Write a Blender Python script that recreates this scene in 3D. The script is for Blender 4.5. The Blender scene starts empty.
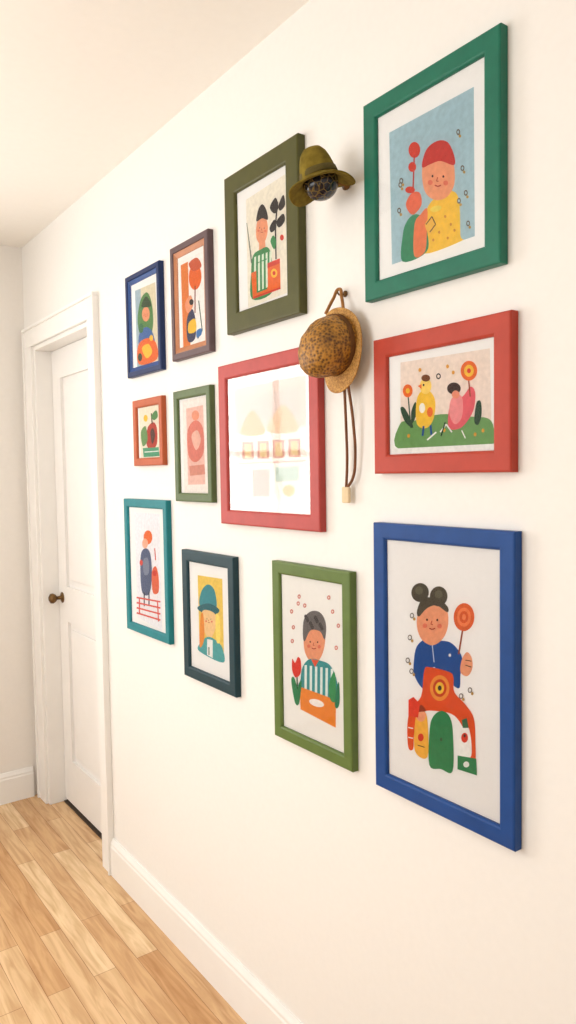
import bpy, bmesh, math, random
import numpy as np
from mathutils import Vector, Matrix
random.seed(4)
S=1.08; FL=1.434
scene=bpy.context.scene
def W(x,y,z): return Vector((x*S,y*S,(z+FL)*S))
def lin(c):
    return tuple(((v/255)/12.92 if v/255<=.04045 else ((v/255+.055)/1.055)**2.4) for v in c)+(1,)
# ---------------------------------------------------------------- materials
_m={}
def N(nt,t,**k):
    n=nt.nodes.new(t)
    for a,b in k.items(): setattr(n,a,b)
    return n
def base(name):
    m=bpy.data.materials.new(name);m.use_nodes=True
    nt=m.node_tree;b=nt.nodes['Principled BSDF'];return m,nt,b
def paint(name,rgb,rough=.6,var=.04,scale=30,bump=.0,stretch=(1,1,1),spec=.3):
    key=(name,rgb)
    if key in _m:return _m[key]
    m,nt,b=base(name)
    tc=N(nt,'ShaderNodeTexCoord');mp=N(nt,'ShaderNodeMapping');mp.inputs['Scale'].default_value=stretch
    no=N(nt,'ShaderNodeTexNoise');no.inputs['Scale'].default_value=scale;no.inputs['Detail'].default_value=5
    nt.links.new(tc.outputs['Object'],mp.inputs[0]);nt.links.new(mp.outputs[0],no.inputs['Vector'])
    cr=N(nt,'ShaderNodeValToRGB');c=lin(rgb)
    cr.color_ramp.elements[0].position=.3;cr.color_ramp.elements[1].position=.7
    cr.color_ramp.elements[0].color=tuple(v*(1-var*2) for v in c[:3])+(1,)
    cr.color_ramp.elements[1].color=tuple(min(1,v*(1+var)) for v in c[:3])+(1,)
    nt.links.new(no.outputs['Fac'],cr.inputs[0]);nt.links.new(cr.outputs[0],b.inputs['Base Color'])
    b.inputs['Roughness'].default_value=rough;b.inputs['Specular IOR Level'].default_value=spec
    if bump:
        bp=N(nt,'ShaderNodeBump');bp.inputs['Strength'].default_value=bump;bp.inputs['Distance'].default_value=.002
        nt.links.new(no.outputs['Fac'],bp.inputs['Height']);nt.links.new(bp.outputs[0],b.inputs['Normal'])
    _m[key]=m;return m
wallM=paint('warm_white_wall',(235,232,227),.85,.006,60,.06,spec=.1)
backM=paint('back_wall_paint',(236,232,226),.85,.006,60,.05,spec=.1)
ceilM=paint('ceiling_paint',(247,244,238),.9,.005,40,.03,spec=.05)
trimM=paint('white_trim_gloss',(240,238,234),.35,.006,20,.02)
doorM=paint('door_paint',(240,238,235),.4,.006,20,.02)
matB=paint('mat_board',(246,243,239),.9,.006,80,.02,spec=.05)
darkM=paint('under_door_gap_dark',(70,56,46),.6,.1,30,.1)  # brown-black tone standing in for shade under the door
def metal(name,rgb,rough=.3):
    m,nt,b=base(name);b.inputs['Base Color'].default_value=lin(rgb);b.inputs['Metallic'].default_value=1
    no=N(nt,'ShaderNodeTexNoise');no.inputs['Scale'].default_value=90
    mr=N(nt,'ShaderNodeMapRange');mr.inputs[3].default_value=rough-.08;mr.inputs[4].default_value=rough+.1
    nt.links.new(no.outputs['Fac'],mr.inputs[0]);nt.links.new(mr.outputs[0],b.inputs['Roughness']);return m
brass=metal('aged_brass',(112,86,56),.35)
def floor_mat():
    m,nt,b=base('oak_plank_floor');L=nt.links.new
    tc=N(nt,'ShaderNodeTexCoord');sp=N(nt,'ShaderNodeSeparateXYZ');cb=N(nt,'ShaderNodeCombineXYZ')
    L(tc.outputs['Object'],sp.inputs[0]);L(sp.outputs['Y'],cb.inputs['X']);L(sp.outputs['X'],cb.inputs['Y'])
    br=N(nt,'ShaderNodeTexBrick');br.offset=.37;br.offset_frequency=2;br.squash=1
    br.inputs['Scale'].default_value=1;br.inputs['Brick Width'].default_value=.82;br.inputs['Row Height'].default_value=.072
    br.inputs['Mortar Size'].default_value=.0009;br.inputs['Mortar Smooth'].default_value=.2;br.inputs['Bias'].default_value=0
    br.inputs['Color1'].default_value=lin((239,209,165));br.inputs['Color2'].default_value=lin((206,159,107));br.inputs['Mortar'].default_value=lin((158,112,70))
    L(cb.outputs[0],br.inputs['Vector'])
    mp=N(nt,'ShaderNodeMapping');mp.inputs['Scale'].default_value=(2.2,22,1);L(cb.outputs[0],mp.inputs[0])
    no=N(nt,'ShaderNodeTexNoise');no.inputs['Scale'].default_value=1.7;no.inputs['Detail'].default_value=9;no.inputs['Distortion'].default_value=1.2
    L(mp.outputs[0],no.inputs['Vector'])
    cr=N(nt,'ShaderNodeValToRGB');cr.color_ramp.elements[0].position=.3;cr.color_ramp.elements[1].position=.62
    cr.color_ramp.elements[0].color=(.64,.52,.40,1);cr.color_ramp.elements[1].color=(1,1,1,1);L(no.outputs['Fac'],cr.inputs[0])
    mx=N(nt,'ShaderNodeMixRGB');mx.blend_type='MULTIPLY';mx.inputs[0].default_value=.85
    L(br.outputs['Color'],mx.inputs[1]);L(cr.outputs[0],mx.inputs[2]);L(mx.outputs[0],b.inputs['Base Color'])
    b.inputs['Roughness'].default_value=.25
    bp=N(nt,'ShaderNodeBump');bp.inputs['Strength'].default_value=.25;bp.inputs['Distance'].default_value=.002;bp.invert=True
    L(br.outputs['Fac'],bp.inputs['Height']);L(bp.outputs[0],b.inputs['Normal']);return m
floorM=floor_mat()
def glass_mat():
    m=bpy.data.materials.new('picture_glass');m.use_nodes=True;nt=m.node_tree;nt.nodes.clear();L=nt.links.new
    o=N(nt,'ShaderNodeOutputMaterial');mx=N(nt,'ShaderNodeMixShader');tr=N(nt,'ShaderNodeBsdfTransparent');gl=N(nt,'ShaderNodeBsdfGlossy');fr=N(nt,'ShaderNodeFresnel')
    gl.inputs['Roughness'].default_value=.05;fr.inputs['IOR'].default_value=1.4
    no=N(nt,'ShaderNodeTexNoise');no.inputs['Scale'].default_value=5;bp=N(nt,'ShaderNodeBump');bp.inputs['Strength'].default_value=.03;bp.inputs['Distance'].default_value=.01
    L(no.outputs['Fac'],bp.inputs['Height']);L(bp.outputs[0],gl.inputs['Normal'])
    L(fr.outputs[0],mx.inputs[0]);L(tr.outputs[0],mx.inputs[1]);L(gl.outputs[0],mx.inputs[2]);L(mx.outputs[0],o.inputs[0]);return m
glassM=glass_mat()
# ---------------------------------------------------------------- mesh helpers
def link(o,parent=None):
    scene.collection.objects.link(o)
    if parent: o.parent=parent
    return o
def mesh_obj(name,bm,mats,parent=None,smooth=False):
    me=bpy.data.meshes.new(name);bmesh.ops.recalc_face_normals(bm,faces=bm.faces);bm.to_mesh(me);bm.free()
    for m in mats: me.materials.append(m)
    if smooth:
        for p in me.polygons:p.use_smooth=True
    return link(bpy.data.objects.new(name,me),parent)
def addbox(bm,a,b,mi=0):
    (x0,y0,z0),(x1,y1,z1)=a,b
    vs=[bm.verts.new((x,y,z)) for x in(x0,x1) for y in(y0,y1) for z in(z0,z1)]
    for f in((0,1,3,2),(4,6,7,5),(0,4,5,1),(2,3,7,6),(0,2,6,4),(1,5,7,3)):
        bm.faces.new([vs[i] for i in f]).material_index=mi
def boxes(name,lst,mat,parent=None,bev=0):
    bm=bmesh.new()
    for a,b in lst:
        a=W(*a);b=W(*b);addbox(bm,[min(a[i],b[i]) for i in range(3)],[max(a[i],b[i]) for i in range(3)])
    o=mesh_obj(name,bm,[mat],parent)
    if bev:
        md=o.modifiers.new('b','BEVEL');md.width=bev;md.segments=2
    return o
def empty(name,loc=(0,0,0)):
    e=bpy.data.objects.new(name,None);e.empty_display_size=.05;e.location=loc;link(e);return e
# ---------------------------------------------------------------- room
CE=.995;YB=3.329;XL=-2.4;YR=-1.3
d0,d1,dt=2.555,3.2,.55
T=.11
boxes('floor',[((XL-T,YR-T,-FL-.06),(T+.02,YB+T,-FL))],floorM)
boxes('ceiling',[((XL-T,YR-T,CE),(T,YB+T,CE+.06))],ceilM)
boxes('wall_right',[((0,YR,-FL),(T,d0,CE)),((0,d0,dt),(T,d1,CE)),((0,d1,-FL),(T,YB,CE))],wallM)
bw=(-1.85,-.98,-.45,.66)
boxes('wall_back',[((XL,YB,-FL),(bw[0],YB+T,CE)),((bw[1],YB,-FL),(T,YB+T,CE)),((bw[0],YB,-FL),(bw[1],YB+T,bw[2])),((bw[0],YB,bw[3]),(bw[1],YB+T,CE))],backM)
lw=(.8,2.3,-.65,.68)
boxes('wall_left',[((XL-T,YR,-FL),(XL,lw[0],CE)),((XL-T,lw[1],-FL),(XL,YB,CE)),((XL-T,lw[0],-FL),(XL,lw[1],lw[2])),((XL-T,lw[0],lw[3]),(XL,lw[1],CE))],backM)
boxes('wall_rear',[((XL,YR-T,-FL),(T,YR,CE))],backM)
# windows
def window(name,axis,a,b,z0,z1,pos):
    L=[]
    def seg(p0,p1,q0,q1,dd=.02):
        if axis=='y': L.append(((p0,pos-dd,q0),(p1,pos+dd,q1)))
        else: L.append(((pos-dd,p0,q0),(pos+dd,p1,q1)))
    seg(a,a+.04,z0,z1);seg(b-.04,b,z0,z1);seg(a+.04,b-.04,z0,z0+.04);seg(a+.04,b-.04,z1-.04,z1)
    zm=(z0+z1)/2;seg(a+.04,b-.04,zm-.015,zm+.015,.019)
    n=2 if b-a<1.2 else 4
    for i in range(1,n):
        x=a+(b-a)*i/n;seg(x-.009,x+.009,z0+.04,z1-.04,.012)
    return boxes(name,L,trimM)
window('window_1','y',bw[0],bw[1],bw[2],bw[3],YB+.06)
window('window_2','x',lw[0],lw[1],lw[2],lw[3],XL-.06)
# baseboards
BBT=-1.301
def baseboard(name,p0,p1,nrm):
    prof=[(0,0),(.015,0),(.015,.105),(.0125,.110),(.0125,.118),(.008,.126),(.005,.133),(0,.133)]
    bm=bmesh.new();ends=[]
    for p in(p0,p1):
        ends.append([bm.verts.new(W(p[0]+nrm[0]*a,p[1]+nrm[1]*a,-FL+h)) for a,h in prof])
    n=len(prof)
    for i in range(n):
        j=(i+1)%n;bm.faces.new((ends[0][i],ends[0][j],ends[1][j],ends[1][i]))
    bm.faces.new(ends[0]);bm.faces.new(ends[1][::-1])
    return mesh_obj(name,bm,[trimM])
baseboard('baseboard_right',(0,YR),(0,d0-.077),(-1,0))
baseboard('baseboard_back',(XL+.016,YB),(-.03,YB),(0,-1))
baseboard('baseboard_left',(XL,YR),(XL,YB),(1,0))
# door casing
ct=.016
boxes('trim_1',[((-ct,d0-.068,-FL),(0,d0,dt)),((-ct,d1,-FL),(0,d1+.085,dt)),((-ct,d0-.068,dt),(0,d1+.085,dt+.072)),
 ((-ct-.007,d0-.078,-FL),(0,d0-.067,dt+.071)),((-ct-.008,d0-.078,dt+.071),(0,d1+.095,dt+.083)),((-ct-.007,d1+.084,-FL),(0,d1+.095,dt+.071)),
 ],trimM,bev=.002)
boxes('trim_2',[((-.004,d0+.0005,-FL),(T,d0+.018,dt-.018)),((-.004,d1-.018,-FL),(T,d1-.0005,dt-.018)),((-.004,d0+.0005,dt-.018),(T,d1-.0005,dt-.0005)),
 ((.102,d0+.018,-FL),(T,d0+.035,dt-.018)),((.102,d1-.035,-FL),(T,d1-.018,dt-.018)),((.102,d0+.035,dt-.035),(T,d1-.035,dt-.018))],trimM,bev=.0015)
# door slab with recessed panels
de=empty('door_1')
sx=.066;a,b=d0+.0195,d1-.0195;zb=-FL+.016;zt=dt-.0195
boxes('slab_core',[((sx+.012,a,zb),(sx+.034,b,zt))],doorM,de)
st=.1
r1,r2_,r3=(zb,zb+.19),(-.62,-.47),(zt-.12,zt)
L=[((sx,a,zb),(sx+.013,a+st,zt)),((sx,b-st,zb),(sx+.013,b,zt))]+[((sx,a+st,q0),(sx+.013,b-st,q1)) for q0,q1 in(r1,r2_,r3)]
boxes('stiles_and_rails',L,doorM,de)
boxes('raised_panels',[((sx+.004,a+st+.03,r1[1]+.03),(sx+.013,b-st-.03,r2_[0]-.03)),((sx+.004,a+st+.03,r2_[1]+.03),(sx+.013,b-st-.03,r3[0]-.03))],doorM,de,bev=.005)
def revolve(name,prof,mat,parent,M,seg=32,mods=None,smooth=True,close=False):
    bm=bmesh.new();rings=[]
    for r,h in prof:
        if r<=1e-6:
            v=bm.verts.new((0,0,h));rings.append([v]*seg)
        else: rings.append([bm.verts.new((r*math.cos(2*math.pi*i/seg),r*math.sin(2*math.pi*i/seg),h)) for i in range(seg)])
    for k in range(len(rings)-1):
        A,B=rings[k],rings[k+1]
        for i in range(seg):
            j=(i+1)%seg;vs=[]
            for v in(A[i],A[j],B[j],B[i]):
                if v not in vs: vs.append(v)
            if len(vs)>2: bm.faces.new(vs)
    if mods:
        for v in bm.verts: v.co=mods(v.co.copy())
    bm.transform(M);return mesh_obj(name,bm,[mat],parent,smooth)
kz=-.522;ky=d1-.062
Mk=Matrix.Translation(W(sx,ky,kz))@Matrix.Rotation(-math.pi/2,4,'Y')
revolve('knob',[(0,-.002),(.024,-.002),(.025,.003),(.018,.006),(.009,.010),(.008,.026),(.018,.034),(.024,.045),(.022,.056),(.011,.063),(0,.064)],brass,de,Mk,24)
boxes('under_door_gap_strip',[((sx-.008,d0+.0185,-FL),(sx+.04,d1-.0185,-FL+.004))],darkM)  # dark strip put in for the shaded gap below the slab
# ---------------------------------------------------------------- framed pictures
def homog(src,dst):
    A=[];B=[]
    for (x,y),(u,v) in zip(src,dst):
        A.append([x,y,1,0,0,0,-u*x,-u*y]);B.append(u);A.append([0,0,0,x,y,1,-v*x,-v*y]);B.append(v)
    h=np.linalg.solve(np.array(A,float),np.array(B,float));return np.append(h,1).reshape(3,3)
def smoothpoly(P,n=5):
    out=[];k=len(P)
    for i in range(k):
        p0,p1,p2,p3=[np.array(P[(i+j)%k],float) for j in(-1,0,1,2)]
        for s in range(n):
            t=s/n;out.append(tuple(.5*((2*p1)+(-p0+p2)*t+(2*p0-5*p1+4*p2-p3)*t*t+(-p0+3*p1-3*p2+p3)*t**3)))
    return out
class Art:
    def __init__(s): s.sh=[]
    def p(s,c,*P): s.sh.append((c,list(P)));return s
    def b(s,c,*P): s.sh.append((c,smoothpoly(P)));return s
    def e(s,c,x,y,rx,ry=None,rot=0,a0=0,a1=360):
        ry=ry or rx;R=math.radians(rot);P=[]
        n=26
        for i in range(n+(a1-a0<360)):
            t=math.radians(a0+(a1-a0)*i/n);u=rx*math.cos(t);v=ry*math.sin(t)
            P.append((x+u*math.cos(R)-v*math.sin(R),y+u*math.sin(R)+v*math.cos(R)))
        s.sh.append((c,P));return s
    def l(s,c,w,*P):
        for (x0,y0),(x1,y1) in zip(P[:-1],P[1:]):
            d=math.hypot(x1-x0,y1-y0) or 1;nx,ny=-(y1-y0)/d*w/2,(x1-x0)/d*w/2
            s.sh.append((c,[(x0+nx,y0+ny),(x1+nx,y1+ny),(x1-nx,y1-ny),(x0-nx,y0-ny)]))
        return s
    def face(s,x,y,k,skin=None):
        d=(60,35,30)
        s.e(d,x-.36*k,y-.05*k,.06*k,.08*k).e(d,x+.34*k,y-.03*k,.06*k,.08*k)
        s.e((228,124,96),x-.5*k,y+.35*k,.16*k,.16*k).e((228,124,96),x+.5*k,y+.38*k,.16*k,.16*k)
        s.l((190,96,70),.07*k,(x-.02*k,y+.02*k),(x-.1*k,y+.26*k),(x+.04*k,y+.28*k))
        s.l((176,66,50),.08*k,(x-.2*k,y+.52*k),(x,y+.6*k),(x+.2*k,y+.52*k));return s
def picture(px,ext,fw,depth,col,art,liner=None,matcol=None):
    y0,y1,z0,z1=ext   # y0 = far edge (left in view), y1 = near edge
    y1=y1*(1+.4*depth)
    col=tuple(int(v*.86) for v in col)
    cy,cz=(y0+y1)/2,(z0+z1)/2;w=(y0-y1)*S;h=(z1-z0)*S
    e=empty('framed_art_print',W(0,cy,cz))
    fwm=fw*S;dm=depth*S
    pm=paint('frame_paint',col,.45,.05,30,.15,(1,1,1),.28)
    prof=[(0,0),(0,dm-.003),(.0015,dm-.0008),(.004,dm),(fwm-.005,dm-.0005),(fwm-.002,dm-.002),(fwm,dm-.005),(fwm,.004),(fwm,.002)]
    mi=[0]*8
    if liner:
        prof=[(0,0),(0,dm-.003),(.003,dm),(fwm*.5,dm),(fwm*.55,dm-.003),(fwm*.62,dm-.002),(fwm*.95,dm-.007),(fwm,dm-.01),(fwm,.002)]
        mi=[0,0,0,0,1,1,1,1]
    bm=bmesh.new();rows=[]
    for dd,xx in prof:
        a,b=w/2-dd,h/2-dd
        rows.append([bm.verts.new((-xx-.0008,sy*a,sz*b)) for sy,sz in((1,1),(-1,1),(-1,-1),(1,-1))])
    for k in range(len(rows)-1):
        for i in range(4):
            j=(i+1)%4;bm.faces.new((rows[k][i],rows[k][j],rows[k+1][j],rows[k+1][i])).material_index=mi[k]
    for i in range(4):
        j=(i+1)%4;bm.faces.new((rows[-1][i],rows[-1][j],rows[0][j],rows[0][i]))
    mats=[pm]+([paint('frame_liner',liner,.45,.08,25,.3)] if liner else [])
    mesh_obj('frame_moulding',bm,mats,e)
    a,b=w/2-fwm+.001,h/2-fwm+.001
    xb=dm-.0085
    bm=bmesh.new();addbox(bm,(-xb,-a,-b),(-.0015,a,b));mesh_obj('mat_board',bm,[paint('mat_board',matcol,.9,.006,80,.02,spec=.05) if matcol else matB],e)
    H=homog(px,[(w/2,h/2),(-w/2,h/2),(-w/2,-h/2),(w/2,-h/2)])
    bm=bmesh.new();ms=[];idx={}
    for k,(c,P) in enumerate(art.sh):
        if c not in idx:
            idx[c]=len(ms);ms.append(paint('print_ink',c,.8,.05,90,.0,spec=.1))
        vs=[]
        for x,y in P:
            q=H@np.array((x,y,1.));u,v=q[0]/q[2],q[1]/q[2]
            vs.append(bm.verts.new((-xb-.0002-.000015*k,max(-a,min(a,u)),max(-b,min(b,v)))))
        try:
            f=bm.faces.new(vs);f.material_index=idx[c]
        except ValueError: pass
    me=bpy.data.meshes.new('artwork')
    bm.normal_update()
    for f in bm.faces:
        if f.normal.x>0:f.normal_flip()
    bmesh.ops.triangulate(bm,faces=bm.faces)
    bm.to_mesh(me);bm.free()
    for m in ms:me.materials.append(m)
    link(bpy.data.objects.new('artwork',me),e)
    bm=bmesh.new();xg=xb+.0034
    bm.faces.new([bm.verts.new((-xg,p,q)) for p,q in((-a,-b),(-a,b),(a,b),(a,-b))])
    me=bpy.data.meshes.new('glass_pane');bm.normal_update()
    for f in bm.faces:
        if f.normal.x>0:f.normal_flip()
    bm.to_mesh(me);bm.free();me.materials.append(glassM);link(bpy.data.objects.new('glass_pane',me),e)
    return e
DG=(42,72,52);GR=(50,135,85);OR=(232,110,45);RD=(212,62,45);YE=(242,196,62);TE=(40,130,135);PK=(238,150,150);SK=(236,160,120);BK=(48,42,40);WH=(245,242,236);BL=(30,80,150)
# F1 small blue
A=Art().p((226,214,184),(133,290),(155,282),(159,360),(136,367)).p((170,190,200),(133,290),(139,288),(142,365),(136,367))
A.b((90,140,80),(139,300),(146,292),(151,302),(153,322),(150,335),(140,336),(136,320)).e(SK,145,314,4.2,7.5).b((50,80,50),(140,306),(145,296),(151,305),(146,307))
A.b((70,110,170),(138,334),(145,327),(152,332),(154,345),(139,348)).b(OR,(137,345),(147,338),(156,343),(157,359),(138,364)).b(YE,(141,348),(148,344),(152,352),(146,358)).e((60,120,80),140,328,2.5,5).e(YE,151,338,2,3).e(DG,139,357,2.2,4).face(145,314,4)
picture([(124,277),(161,260),(164,369),(128,378)],(2.2144,1.9627,.3065,.6199),.03,.017,(27,52,104),A,liner=(35,70,130))
# F2 brown double
A=Art().p(WH,(176,260),(207,250),(210,345),(180,353)).p((226,130,60),(179,263),(187,260),(190,346),(182,348))
A.e(OR,195,276,7,13).l((140,60,40),1.2,(195,285),(195,312)).b((206,90,52),(188,262),(197,257),(202,266),(193,270)).b((60,66,96),(186,318),(192,308),(196,322),(195,338),(187,340)).b(YE,(188,322),(195,318),(196,330),(188,332)).b(SK,(184,302),(190,294),(193,304),(187,312)).e(BK,191,301,2.4,3).l(DG,1,(199,300),(203,330),(198,338)).b((60,120,180),(197,330),(202,328),(202,334),(197,337))
picture([(169,246),(211,230),(214,351),(172,361)],(1.9033,1.6785,.3189,.6324),.034,.018,(112,90,94),A,liner=(182,120,82))
# F3 olive large
A=Art().p((240,232,214),(245,199),(286,172),(289,292),(248,307))
for i in range(9):
    A.l((110,112,96),.7,(251,262),(246+i*.7,222+i*4.5))
A.b(SK,(257,220),(265,216),(268,226),(266,238),(261,243),(256,236)).b(BK,(256,220),(258,208),(262,203),(266,208),(268,218),(262,217)).p(SK,(259,240),(265,237),(266,248),(259,251))
A.b((60,140,80),(253,254),(261,248),(268,246),(272,256),(274,290),(252,298),(251,270))
for i in range(5): A.p((224,236,214),(254+i*4,256-i*1.4),(256+i*4,255-i*1.4),(256+i*4,292-i*1.5),(254+i*4,293-i*1.5))
A.p(OR,(251,272),(281,258),(282,288),(253,298)).p((60,140,80),(256,262),(267,257),(268,288),(257,292))
for i in range(3): A.p((224,236,214),(258+i*4,262-i*1.6),(260+i*4,261-i*1.6),(260.5+i*4,289-i*1.5),(258.5+i*4,290-i*1.5))
A.p((214,66,44),(268,262),(281,257),(281,262),(268,267)).e(YE,275,272,3.4,4.6).e(RD,275,272,1.6,2.2).l(RD,2,(253,297),(282,287))
A.l(BK,1.4,(277,258),(276,225),(278,200)).b(BK,(270,206),(276,196),(279,206),(275,212)).b(BK,(279,204),(284,193),(286,203),(281,209)).b(BK,(277,220),(284,212),(286,219),(280,226)).b(BK,(270,226),(275,218),(277,226),(272,231)).b((60,140,80),(271,240),(274,234),(277,240),(275,248)).e(RD,283,236,2,3).face(262,227,7)
picture([(225,180),(301,131),(306,313),(229,334)],(1.5993,1.2851,.3453,.7257),.048,.021,(88,88,38),A)
# F4 green large
LB=(168,196,204)
A=Art().p(LB,(387,130),(473,84),(477,234),(391,263))
A.b(YE,(424,215),(430,200),(441,192),(453,188),(460,198),(462,233),(463,239),(425,252),(423,235))
A.b(SK,(421,168),(425,158),(440,152),(452,157),(455,170),(454,184),(446,195),(434,197),(424,188))
A.b((200,56,50),(421,164),(425,147),(436,138),(447,139),(454,152),(454,162),(440,158),(430,161)).e((238,214,90),436,206,6,3,-15)
A.b((52,140,98),(402,232),(406,219),(413,212),(421,214),(427,228),(427,250),(402,260)).b((232,128,80),(414,222),(420,212),(427,206),(427,230),(425,250),(414,254)).b((232,110,76),(405,200),(411,190),(419,190),(421,202),(413,212),(407,208))
A.e(RD,413,147,6,8).l((190,60,50),1.5,(413,152),(412,190)).e(RD,411,164,4,5).e(RD,409,187,5,3.5).b((238,190,80),(425,222),(432,214),(436,222),(430,232)).l(BK,1,(426,222),(432,214),(436,222),(430,230))
for x,y in((399,182),(398,208),(463,165),(460,198),(470,221),(458,129),(467,190),(400,178)):
    A.e((110,100,88),x,y,2,3).e(LB,x,y,1.0,1.5).e((190,150,80),x+1.8,y+4,1.3,1.6)
for x,y in((452,222),(446,214),(440,230),(456,228),(434,238),(449,236)): A.e((204,140,50),x,y,1.2,1.6)
A.face(438,174,16)
picture([(363,105),(502,22),(508,262),(366,302)],(1.0887,.7614,.3283,.6986),.034,.019,(32,124,98),A)
# F5 tiny orange
A=Art().p((238,228,208),(137,408),(159,403),(161,459),(139,461)).b((190,60,44),(146,428),(152,422),(156,428),(156,444),(150,450),(145,444)).b((90,56,50),(149,432),(152,428),(154,436),(151,444)).b((110,150,90),(139,432),(144,426),(146,440),(141,446)).l((90,60,40),1.2,(151,424),(150,413)).b((84,140,80),(150,416),(155,410),(157,416),(153,420)).p((80,160,120),(141,448),(158,447),(159,456),(142,457)).l(WH,1,(143,452),(158,451)).e(YE,144,418,2.2,3.5)
picture([(132,401),(163,395),(165,465),(134,466)],(2.1857,1.9694,.0279,.2319),.024,.016,(210,104,60),A)
# F6 narrow green
A=Art().p((244,236,228),(180,400),(206,396),(209,494),(183,495)).p((238,196,182),(184,408),(202,405),(205,484),(187,485)).b((222,132,116),(186,430),(194,420),(202,428),(203,452),(195,462),(187,455)).b((236,190,172),(190,436),(196,430),(200,440),(195,450)).p((218,150,132),(188,466),(204,464),(205,474),(189,476)).e((236,160,130),194,415,4,5)
picture([(172,391),(211,385),(215,502),(176,502)],(1.9079,1.6888,-.0768,.2337),.024,.016,(100,120,74),A)
# F7 centre red: pale washed print with the window reflection's pinks painted in
A=Art().p((230,204,188),(232,386),(306,375),(307,426),(234,432)).p((220,196,182),(236,396),(300,386),(301,414),(237,421))
A.p((242,232,222),(234,432),(307,426),(309,498),(235,500)).b((222,182,130),(240,432),(246,414),(252,408),(260,418),(264,432)).b((226,190,146),(268,430),(275,412),(283,404),(292,412),(298,430))
for i in range(4): A.p((216,158,138),(241+i*16,440-i*.6),(253+i*16,439.6-i*.6),(253.5+i*16,458-i*.6),(241.5+i*16,458-i*.6)).p((232,204,150),(243.5+i*16,442-i*.6),(250.5+i*16,442-i*.6),(251+i*16,456-i*.6),(244+i*16,456-i*.6))
A.p((234,186,172),(252,468),(270,468),(270,496),(252,496)).p((190,206,190),(276,466),(300,465),(300,480),(276,481)).e((228,194,134),290,490,6,6).l((220,180,166),1.5,(236,462),(306,460))
picture([(218,363),(320,345),(325,532),(221,524)],(1.6526,1.2309,-.1291,.2734),.036,.018,(204,78,72),A)
# F8 red landscape
A=Art().p((240,222,208),(398,363),(489,347),(493,442),(400,448)).b((112,158,92),(399,424),(412,421),(440,414),(470,416),(492,420),(494,446),(470,450),(399,450))
A.p((246,243,239),(390,449),(500,443),(500,458),(390,462))
A.l(DG,1.3,(406,392),(410,428)).e(OR,406,391,5,6.5).e(YE,406,391,2,2.6).b(DG,(399,409),(403,408),(410,420),(412,428),(404,422)).b(DG,(410,412),(414,402),(416,412),(411,424))
A.b(YE,(415,402),(419,392),(427,390),(434,400),(433,418),(426,428),(416,424)).e((250,214,110),424,386,6,8).e((120,70,40),424,378,4.5,3.5).e(WH,421,408,3,5).e(OR,429,412,3,5).e(BK,422,385,.9,1.2).p(OR,(416,386),(420,384),(420,389)).l(BL,2,(423,426),(422,436)).l(BL,2,(430,425),(431,435))
A.b((230,100,110),(448,412),(452,400),(462,396),(470,386),(475,392),(474,408),(468,420),(460,428),(449,428)).b(PK,(450,400),(456,394),(462,398),(462,416),(455,424),(449,414)).e((60,40,36),453,388,7,6).e((240,150,120),455,394,4,4)
A.e(OR,468,370,8.5,10).e(YE,468,370,5,6).e(RD,468,370,2,2.5).l((160,70,40),1.3,(468,380),(470,396)).b(DG,(475,412),(477,401),(481,401),(482,414),(479,424),(475,422)).l(WH,1.5,(440,432),(446,424),(452,432)).l(WH,1.2,(462,430),(466,438)).e(BK,437,376,2.4,3).e((240,222,208),437,376,1.3,1.7)
for x,y in((446,366),(452,372),(418,370),(444,430),(484,430),(408,436),(476,434)): A.e((225,160,60),x,y,1.5,2)
A.l(DG,1.4,(441,436),(445,422)).l(WH,1.6,(427,440),(436,432))
picture([(373,342),(513,308),(517,472),(377,474)],(1.0663,.7414,-.0053,.2507),.036,.019,(204,70,48),A)
# F9 teal
A=Art().p((240,238,240),(133,512),(159,514),(162,632),(136,617))
A.e(OR,147,537,4.5,7).e((240,180,150),144,543,3,5).b((84,98,130),(140,552),(146,548),(150,556),(151,578),(148,594),(141,592),(139,572)).b((130,140,160),(142,560),(147,558),(148,572),(143,574)).l((60,60,80),1.3,(143,592),(143,606)).l((60,60,80),1.3,(148,592),(148,606)).b((226,106,70),(151,572),(155,566),(158,576),(158,592),(152,592)).l(RD,1,(155,560),(154,548)).e(RD,154,573,2.2,3)
for i in range(4): A.l((222,84,70),1.6,(135,597+i*5.2),(160,602+i*6.2))
A.l((222,84,70),1.2,(138,598),(138,614)).l((222,84,70),1.2,(157,602),(158,622)).e(RD,140,562,1.6,3)
picture([(124,498),(168,501),(172,646),(127,628)],(2.2726,1.9529,-.5048,-.0763),.027,.017,(28,142,152),A)
# F10 dark teal
A=Art().p((240,206,96),(196,576),(222,579),(224,663),(198,652))
A.b((60,150,160),(198,606),(200,592),(207,585),(214,591),(216,608),(208,606)).b((40,110,120),(196,608),(208,604),(219,610),(214,615),(200,613)).b((244,206,150),(201,612),(214,614),(215,628),(209,640),(203,632)).b((80,170,170),(198,645),(206,638),(214,640),(222,648),(223,663),(198,653)).b((236,150,60),(199,618),(202,616),(203,640),(198,648)).b((250,226,120),(215,616),(219,618),(220,640),(216,642)).p(WH,(206,640),(212,641),(212,659),(206,656)).l((60,90,50),1,(208,648),(208,656)).face(208,620,6)
picture([(181,550),(236,557),(239,697),(184,677)],(1.8775,1.5872,-.5756,-.2131),.032,.017,(28,66,76),A)
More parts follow.
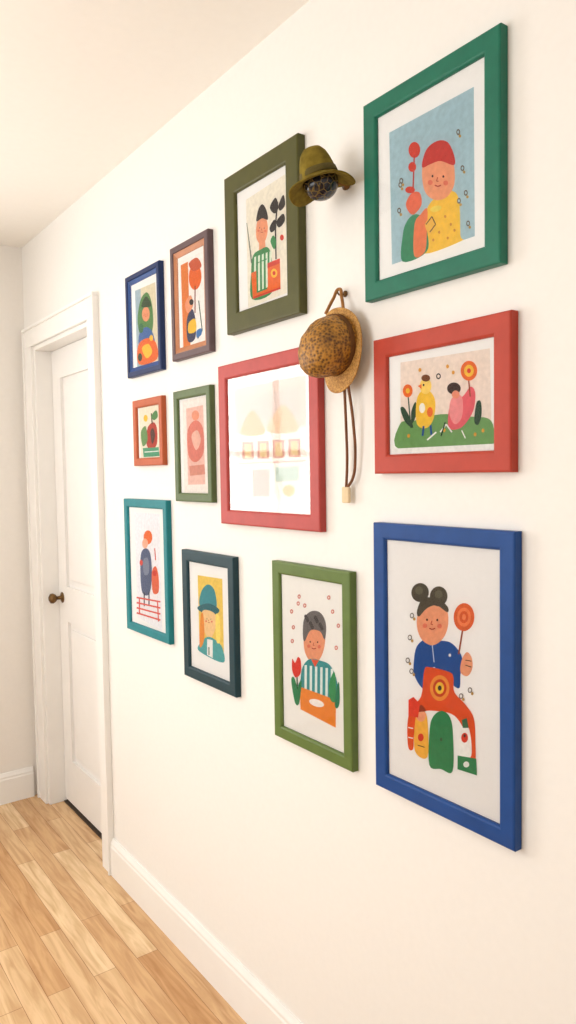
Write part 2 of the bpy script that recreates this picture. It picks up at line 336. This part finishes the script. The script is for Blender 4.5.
# F11 olive-green
A=Art().b(SK,(303,636),(308,626),(318,625),(325,634),(324,650),(318,662),(310,662),(304,652)).b((112,106,104),(302,636),(303,620),(310,612),(320,613),(326,624),(325,640),(320,632),(310,631),(304,642))
for i in range(12): A.e((78,74,74),305+(i*5)%19,617+(i*7)%13,1.7,2)
A.b((60,150,150),(302,668),(309,660),(320,661),(331,666),(338,682),(338,704),(300,692),(300,680))
for i in range(6): A.p((232,240,232),(304+i*5.5,666+i*.6),(306.5+i*5.5,666+i*.6),(306.5+i*5.5,694+i*1.4),(304+i*5.5,693.5+i*1.4))
A.p((232,90,60),(311,660),(319,661),(315,668)).p((236,140,52),(299,688),(337,700),(337,728),(300,711)).e(WH,317,704,8,3.6,14).l((60,90,60),1.3,(296,674),(297,704)).b((222,60,48),(291,660),(294,664),(297,658),(300,662),(300,674),(295,679),(291,672))
A.b(GR,(290,682),(293,679),(297,692),(298,706),(294,704)).b(GR,(297,690),(301,682),(300,696),(298,706)).b((60,150,90),(330,684),(335,672),(337,686),(336,702),(331,699))
A.b((44,130,90),(337,692),(340,682),(341,700),(339,708),(336,706))
for x,y in((290,612),(297,604),(292,628),(333,612),(339,626),(291,642),(337,648),(298,597),(329,598),(304,606)): A.e((214,130,118),x,y,1.7,2.2).e((240,226,214),x,y,.7,1.0)
A.face(314,643,11)
picture([(271,560),(353,573),(357,771),(275,738)],(1.4246,1.1355,-.6233,-.2057),.029,.018,(108,132,64),A,matcol=(244,240,233))
# F12 blue large
A=Art()
A.b(BL,(413,662),(416,646),(426,638),(436,640),(450,642),(460,652),(463,662),(461,674),(460,688),(452,684),(444,676),(440,695),(424,690),(414,676))
A.b(SK,(462,660),(467,652),(472,657),(473,668),(468,676),(461,672)).l((60,40,36),.8,(466,660),(472,661)).l((60,40,36),.8,(466,665),(472,667))
HB=(84,76,62)
A.b(SK,(417,612),(422,603),(436,601),(446,608),(448,624),(443,638),(432,645),(421,639),(416,626)).b(HB,(416,610),(422,598),(436,598),(447,606),(447,612),(436,605),(426,608),(418,616))
A.e(HB,419,592,9,9.5).e(HB,438,596,9,10).e((104,98,78),418,590,4,4).e((104,98,78),438,594,4,4)
A.l((150,70,40),1.7,(463,628),(459,654)).e((222,100,50),464,617,10.5,14).e((236,130,74),464,617,7,9.5).e((216,92,46),464,617,4.5,6).e((236,136,80),464,617,2,3)
A.l((200,210,230),.9,(432,645),(434,662)).e(WH,434,668,1,1.3).e(WH,450,655,1.3,1.6)
RO=(224,84,40)
A.b(RO,(424,670),(430,667),(450,672),(454,678),(455,692),(466,704),(475,718),(477,742),(477,770),(471,768),(468,740),(462,724),(452,714),(434,711),(424,712),(418,720),(414,735),(413,750),(408,748),(407,724),(411,708),(421,696))
A.e((236,150,60),440,688,10,13).e((200,70,36),440,688,7,9).e(YE,440,688,4.5,6).e(BK,440,688,2,2.6)
A.b(GR,(430,766),(430,730),(434,716),(443,711),(451,718),(454,735),(454,772),(442,770)).e((60,100,70),442,740,1.3,2)
A.b((240,180,70),(415,752),(415,722),(419,710),(425,712),(428,724),(428,758)).e(SK,421,716,5,6).b((150,60,40),(416,712),(421,705),(426,711),(421,712)).e(RD,421,738,3,4).l(BK,.8,(418,746),(425,748))
A.p((226,70,50),(408,700),(413,697),(420,704),(418,718),(408,716)).l(WH,1,(408,728),(413,729)).l(WH,1,(408,738),(413,739))
A.b(WH,(460,742),(464,726),(470,728),(473,744),(472,758),(461,756)).e(RD,466,738,3.5,5).e(BK,466,736,1.1,1.5).p(GR,(459,756),(478,759),(479,776),(459,770)).p((60,110,80),(463,720),(468,718),(470,728),(464,728)).e(WH,468,765,3,3)
for x,y in((411,615),(409,637),(407,660),(411,671),(471,690),(462,696)):
    A.e((112,100,92),x,y,2.2,2.8).e((236,231,227),x,y,1.4,1.8);A.e((190,150,84),x+2.4,y+3.4,1.3,1.6)
A.face(432,620,15)
picture([(373,521),(517,533),(521,852),(377,786)],(1.0718,.7342,-.6243,-.1001),.032,.019,(24,78,154),A,matcol=(243,239,235))
# ---------------------------------------------------------------- hats
def weave(name,c1,c2,sc=220,rough=.7,bump=.6,lo=.02,hi=.42):
    m,nt,b=base(name);L=nt.links.new
    tc=N(nt,'ShaderNodeTexCoord');vo=N(nt,'ShaderNodeTexVoronoi');vo.inputs['Scale'].default_value=sc
    no=N(nt,'ShaderNodeTexNoise');no.inputs['Scale'].default_value=sc*.25;no.inputs['Detail'].default_value=4
    L(tc.outputs['Object'],vo.inputs['Vector']);L(tc.outputs['Object'],no.inputs['Vector'])
    ad=N(nt,'ShaderNodeMath',operation='MULTIPLY');L(vo.outputs['Distance'],ad.inputs[0]);L(no.outputs['Fac'],ad.inputs[1])
    cr=N(nt,'ShaderNodeValToRGB');cr.color_ramp.elements[0].color=lin(c1);cr.color_ramp.elements[1].color=lin(c2);cr.color_ramp.elements[0].position=lo;cr.color_ramp.elements[1].position=hi
    L(ad.outputs[0],cr.inputs[0]);L(cr.outputs[0],b.inputs['Base Color']);b.inputs['Roughness'].default_value=rough
    bp=N(nt,'ShaderNodeBump');bp.inputs['Strength'].default_value=bump;bp.inputs['Distance'].default_value=.003;L(ad.outputs[0],bp.inputs['Height']);L(bp.outputs[0],b.inputs['Normal']);return m
feltM=paint('olive_felt',(126,108,42),.9,.2,60,.5,spec=.1)
bandM=paint('hat_band',(92,80,34),.8,.1,90,.3)
strawM=weave('woven_brown_straw',(78,46,6),(184,128,40),165,.5,.9,.08,.40)
brimM=weave('woven_tan_straw',(150,100,42),(204,154,80),260,bump=.5,lo=.05,hi=.4)
leatherM=paint('leather_cord',(118,74,44),.6,.12,60,.2)
loopM=paint('tan_cord',(160,108,54),.6,.12,60,.2)
tagM=paint('cream_tag',(220,198,160),.7,.04,60)
m,nt,b=base('dark_enamel_ball');L_=nt.links.new
tc=N(nt,'ShaderNodeTexCoord');vo=N(nt,'ShaderNodeTexVoronoi');vo.feature='DISTANCE_TO_EDGE';vo.inputs['Scale'].default_value=75
L_(tc.outputs['Object'],vo.inputs['Vector']);cr=N(nt,'ShaderNodeValToRGB');cr.color_ramp.elements[0].color=lin((110,92,50));cr.color_ramp.elements[1].color=lin((20,22,34))
cr.color_ramp.elements[0].position=.02;cr.color_ramp.elements[1].position=.09;L_(vo.outputs['Distance'],cr.inputs[0]);L_(cr.outputs[0],b.inputs['Base Color']);b.inputs['Roughness'].default_value=.18;ballM=m
# felt hat resting on a patterned wall knob
c1=W(-.072,1.158,.572)
h1=empty('felt_hat',c1)
def wav(co):
    r=math.hypot(co.x,co.y);a=math.atan2(co.y,co.x)
    if r>.042: co.z+=(r-.042)*(.28*math.sin(2*a+.6)+.16*math.sin(3*a))
    co.x*=1+.05*math.cos(2*a);return co
R=Matrix.Rotation(math.radians(-8),4,'X')@Matrix.Rotation(math.radians(-12),4,'Y')
prof=[(0,.066),(.010,.067),(.020,.063),(.028,.053),(.033,.040),(.037,.025),(.0395,.010),(.041,.003),(.046,-.003),(.055,-.007),(.063,-.011),(.070,-.015),(.0715,-.0165),(.070,-.018),(.062,-.0145),(.052,-.010),(.043,-.007),(.037,-.003),(.035,.006),(.031,.022),(.025,.036),(.014,.048),(0,.05)]
revolve('crown_and_brim',prof,feltM,h1,R,56,wav)
revolve('band',[(.0390,.017),(.0400,.017),(.0427,.004),(.0415,.003),(.0390,.017)],bandM,h1,R,48)
pb=[(.038*math.sin(t),.038*math.cos(t)*.95) for t in [i*math.pi/20 for i in range(21)]]
revolve('patterned_knob',pb,ballM,h1,Matrix.Translation((.003,.0,-.006)),40)
revolve('peg',[(0,0),(.012,0),(.013,.004),(.005,.007),(.005,.05),(0,.05)],brass,h1,Matrix.Translation((.071*S,0,.006))@Matrix.Rotation(-math.pi/2,4,'Y'),20)
# straw hat hung by a cord loop
c2=W(-.024,1.155,.243)
h2=empty('straw_hat',c2)
def curve(name,pts,r,mat,parent,cyc=False):
    cu=bpy.data.curves.new(name,'CURVE');cu.dimensions='3D';cu.bevel_depth=r;cu.bevel_resolution=3
    sp=cu.splines.new('BEZIER');sp.bezier_points.add(len(pts)-1)
    for q,p in zip(sp.bezier_points,pts):
        q.co=p;q.handle_left_type=q.handle_right_type='AUTO'
    sp.use_cyclic_u=cyc;cu.materials.append(mat);cu.use_fill_caps=True
    o=bpy.data.objects.new(name,cu);return link(o,parent)
MR=Matrix.Rotation(-math.pi/2,4,'Y')   # local +Z -> world -X (out from wall)
def brimw(co):
    a=math.atan2(co.y,co.x);r=math.hypot(co.x,co.y)
    co.z+=r*(.08*math.sin(2*a+1)+.04*math.sin(3*a))
    co.y*=.76;return co
revolve('brim',[(.045,.004),(.060,.001),(.078,.0),(.090,.003),(.092,.005),(.090,.007),(.078,.005),(.060,.006),(.045,.009),(.045,.004)],brimM,h2,MR,56,brimw)
def crn(co):
    k=co.z/.1
    co.x-=k*.024*k; co.y*=.97;co.x*=1.06
    co.z+=.002*math.sin(8*math.atan2(co.y,co.x))*math.sin(min(1,max(0,k))*math.pi)
    return co
cp=[(.060,-.002),(.0605,.012),(.0605,.03),(.059,.048),(.055,.064),(.047,.079),(.036,.090),(.022,.097),(.010,.1),(0,.1005)]
MC=Matrix.Translation((0,0.006,.014))@MR@Matrix.Rotation(math.radians(-6),4,'Y')
revolve('crown',cp,strawM,h2,MC,56,crn)
revolve('band',[(.0612,.006),(.0625,.007),(.0625,.018),(.0612,.019)],paint('hat_trim',(104,66,28),.7,.1,80,.2),h2,MC,56,crn)
o=Vector(c2)
def P(x,y,z): return W(x,y,z)-o
curve('hanging_loop',[P(-.034,1.192,.322),P(-.024,1.178,.352),P(-.016,1.169,.370),P(-.018,1.160,.354),P(-.024,1.146,.318)],.0036,loopM,h2)
curve('hanging_cord_a',[P(-.028,1.142,.165),P(-.018,1.150,.09),P(-.013,1.154,.02),P(-.013,1.158,-.035)],.0032,leatherM,h2)
curve('hanging_cord_b',[P(-.028,1.130,.170),P(-.02,1.126,.10),P(-.014,1.128,.02),P(-.013,1.136,-.012),P(-.013,1.156,-.035)],.0032,leatherM,h2)
bm=bmesh.new();q=P(-.013,1.158,-.045);addbox(bm,(q.x-.004,q.y-.012,q.z-.021),(q.x+.004,q.y+.012,q.z+.015))
t=mesh_obj('cord_tag',bm,[tagM],h2);md=t.modifiers.new('b','BEVEL');md.width=.003;md.segments=2
hk=empty('wall_hook',W(0,1.168,.362))
revolve('rose',[(0,0),(.007,0),(.007,.003),(.003,.005),(0,.005)],brass,hk,MR,20)
curve('hook_wire',[(-.002,0,0),(-.016,0,-.004),(-.022,0,-.001),(-.023,0,.004)],.0020,brass,hk)
# ---------------------------------------------------------------- lights
def area(name,loc,rot,sx_,sy_,pw,col):
    l=bpy.data.lights.new(name,'AREA');l.shape='RECTANGLE';l.size=sx_;l.size_y=sy_;l.energy=pw;l.color=col
    o=bpy.data.objects.new(name,l);o.location=loc;o.rotation_euler=rot;link(o);return o
area('daylight_back_window',W((bw[0]+bw[1])/2,YB+.10,(bw[2]+bw[3])/2),(-math.pi/2,0,0),(bw[1]-bw[0])*S,(bw[3]-bw[2])*S,34,(.99,.985,.98))
area('daylight_left_window',W(XL-.10,(lw[0]+lw[1])/2,(lw[2]+lw[3])/2),(0,-math.pi/2,0),(lw[3]-lw[2])*S,(lw[1]-lw[0])*S,34,(.95,.975,1))
bm=bmesh.new();q=W(-1.3,-.35,CE);addbox(bm,(q.x-.3,q.y-.3,q.z-.035),(q.x+.3,q.y+.3,q.z));mesh_obj('added_fill_panel',bm,[trimM])  # panel and area light added behind the camera as general fill
area('added_fill_light',(q.x,q.y,q.z-.04),(0,0,0),.55,.55,8,(1,.96,.92))
# glowing globe and stem added out of view to brighten the ceiling
pe=empty('added_glow_globe',W(-1.5,1.75,CE))
m,nt,b=base('fill_glow');b.inputs['Base Color'].default_value=lin((250,240,222));b.inputs['Emission Color'].default_value=(1,.92,.82,1);b.inputs['Emission Strength'].default_value=18
revolve('fill_globe',[(.115*math.sin(i*math.pi/24),.115*math.cos(i*math.pi/24)) for i in range(25)],m,pe,Matrix.Translation((0,0,-.42)),36)
revolve('fill_globe_stem',[(0,0),(.06,0),(.058,-.015),(.01,-.024),(.006,-.03),(.006,-.29),(.03,-.295),(.034,-.325),(0,-.325)],brass,pe,Matrix.Identity(4),28)
w=bpy.data.worlds.new('World');scene.world=w;w.use_nodes=True
w.node_tree.nodes['Background'].inputs[0].default_value=(1,.97,.93,1);w.node_tree.nodes['Background'].inputs[1].default_value=1.0
# ---------------------------------------------------------------- camera
th,p,r=map(math.radians,(35.921,-3.057,-.915))
fwv=Vector((math.sin(th)*math.cos(p),math.cos(th)*math.cos(p),math.sin(p)));rt=Vector((math.cos(th),-math.sin(th),0));up=rt.cross(fwv)
r2=rt*math.cos(r)+up*math.sin(r);u2=-rt*math.sin(r)+up*math.cos(r)
cam=bpy.data.cameras.new('camera');cam.sensor_fit='VERTICAL';cam.sensor_height=36;cam.lens=740/1024*36;cam.clip_start=.02
co=bpy.data.objects.new('camera',cam);M=Matrix((r2,u2,-fwv)).transposed().to_4x4();M.translation=W(-1,0,0);co.matrix_world=M
link(co);scene.camera=co
scene.view_settings.view_transform='Standard';scene.view_settings.look='None';scene.view_settings.exposure=0
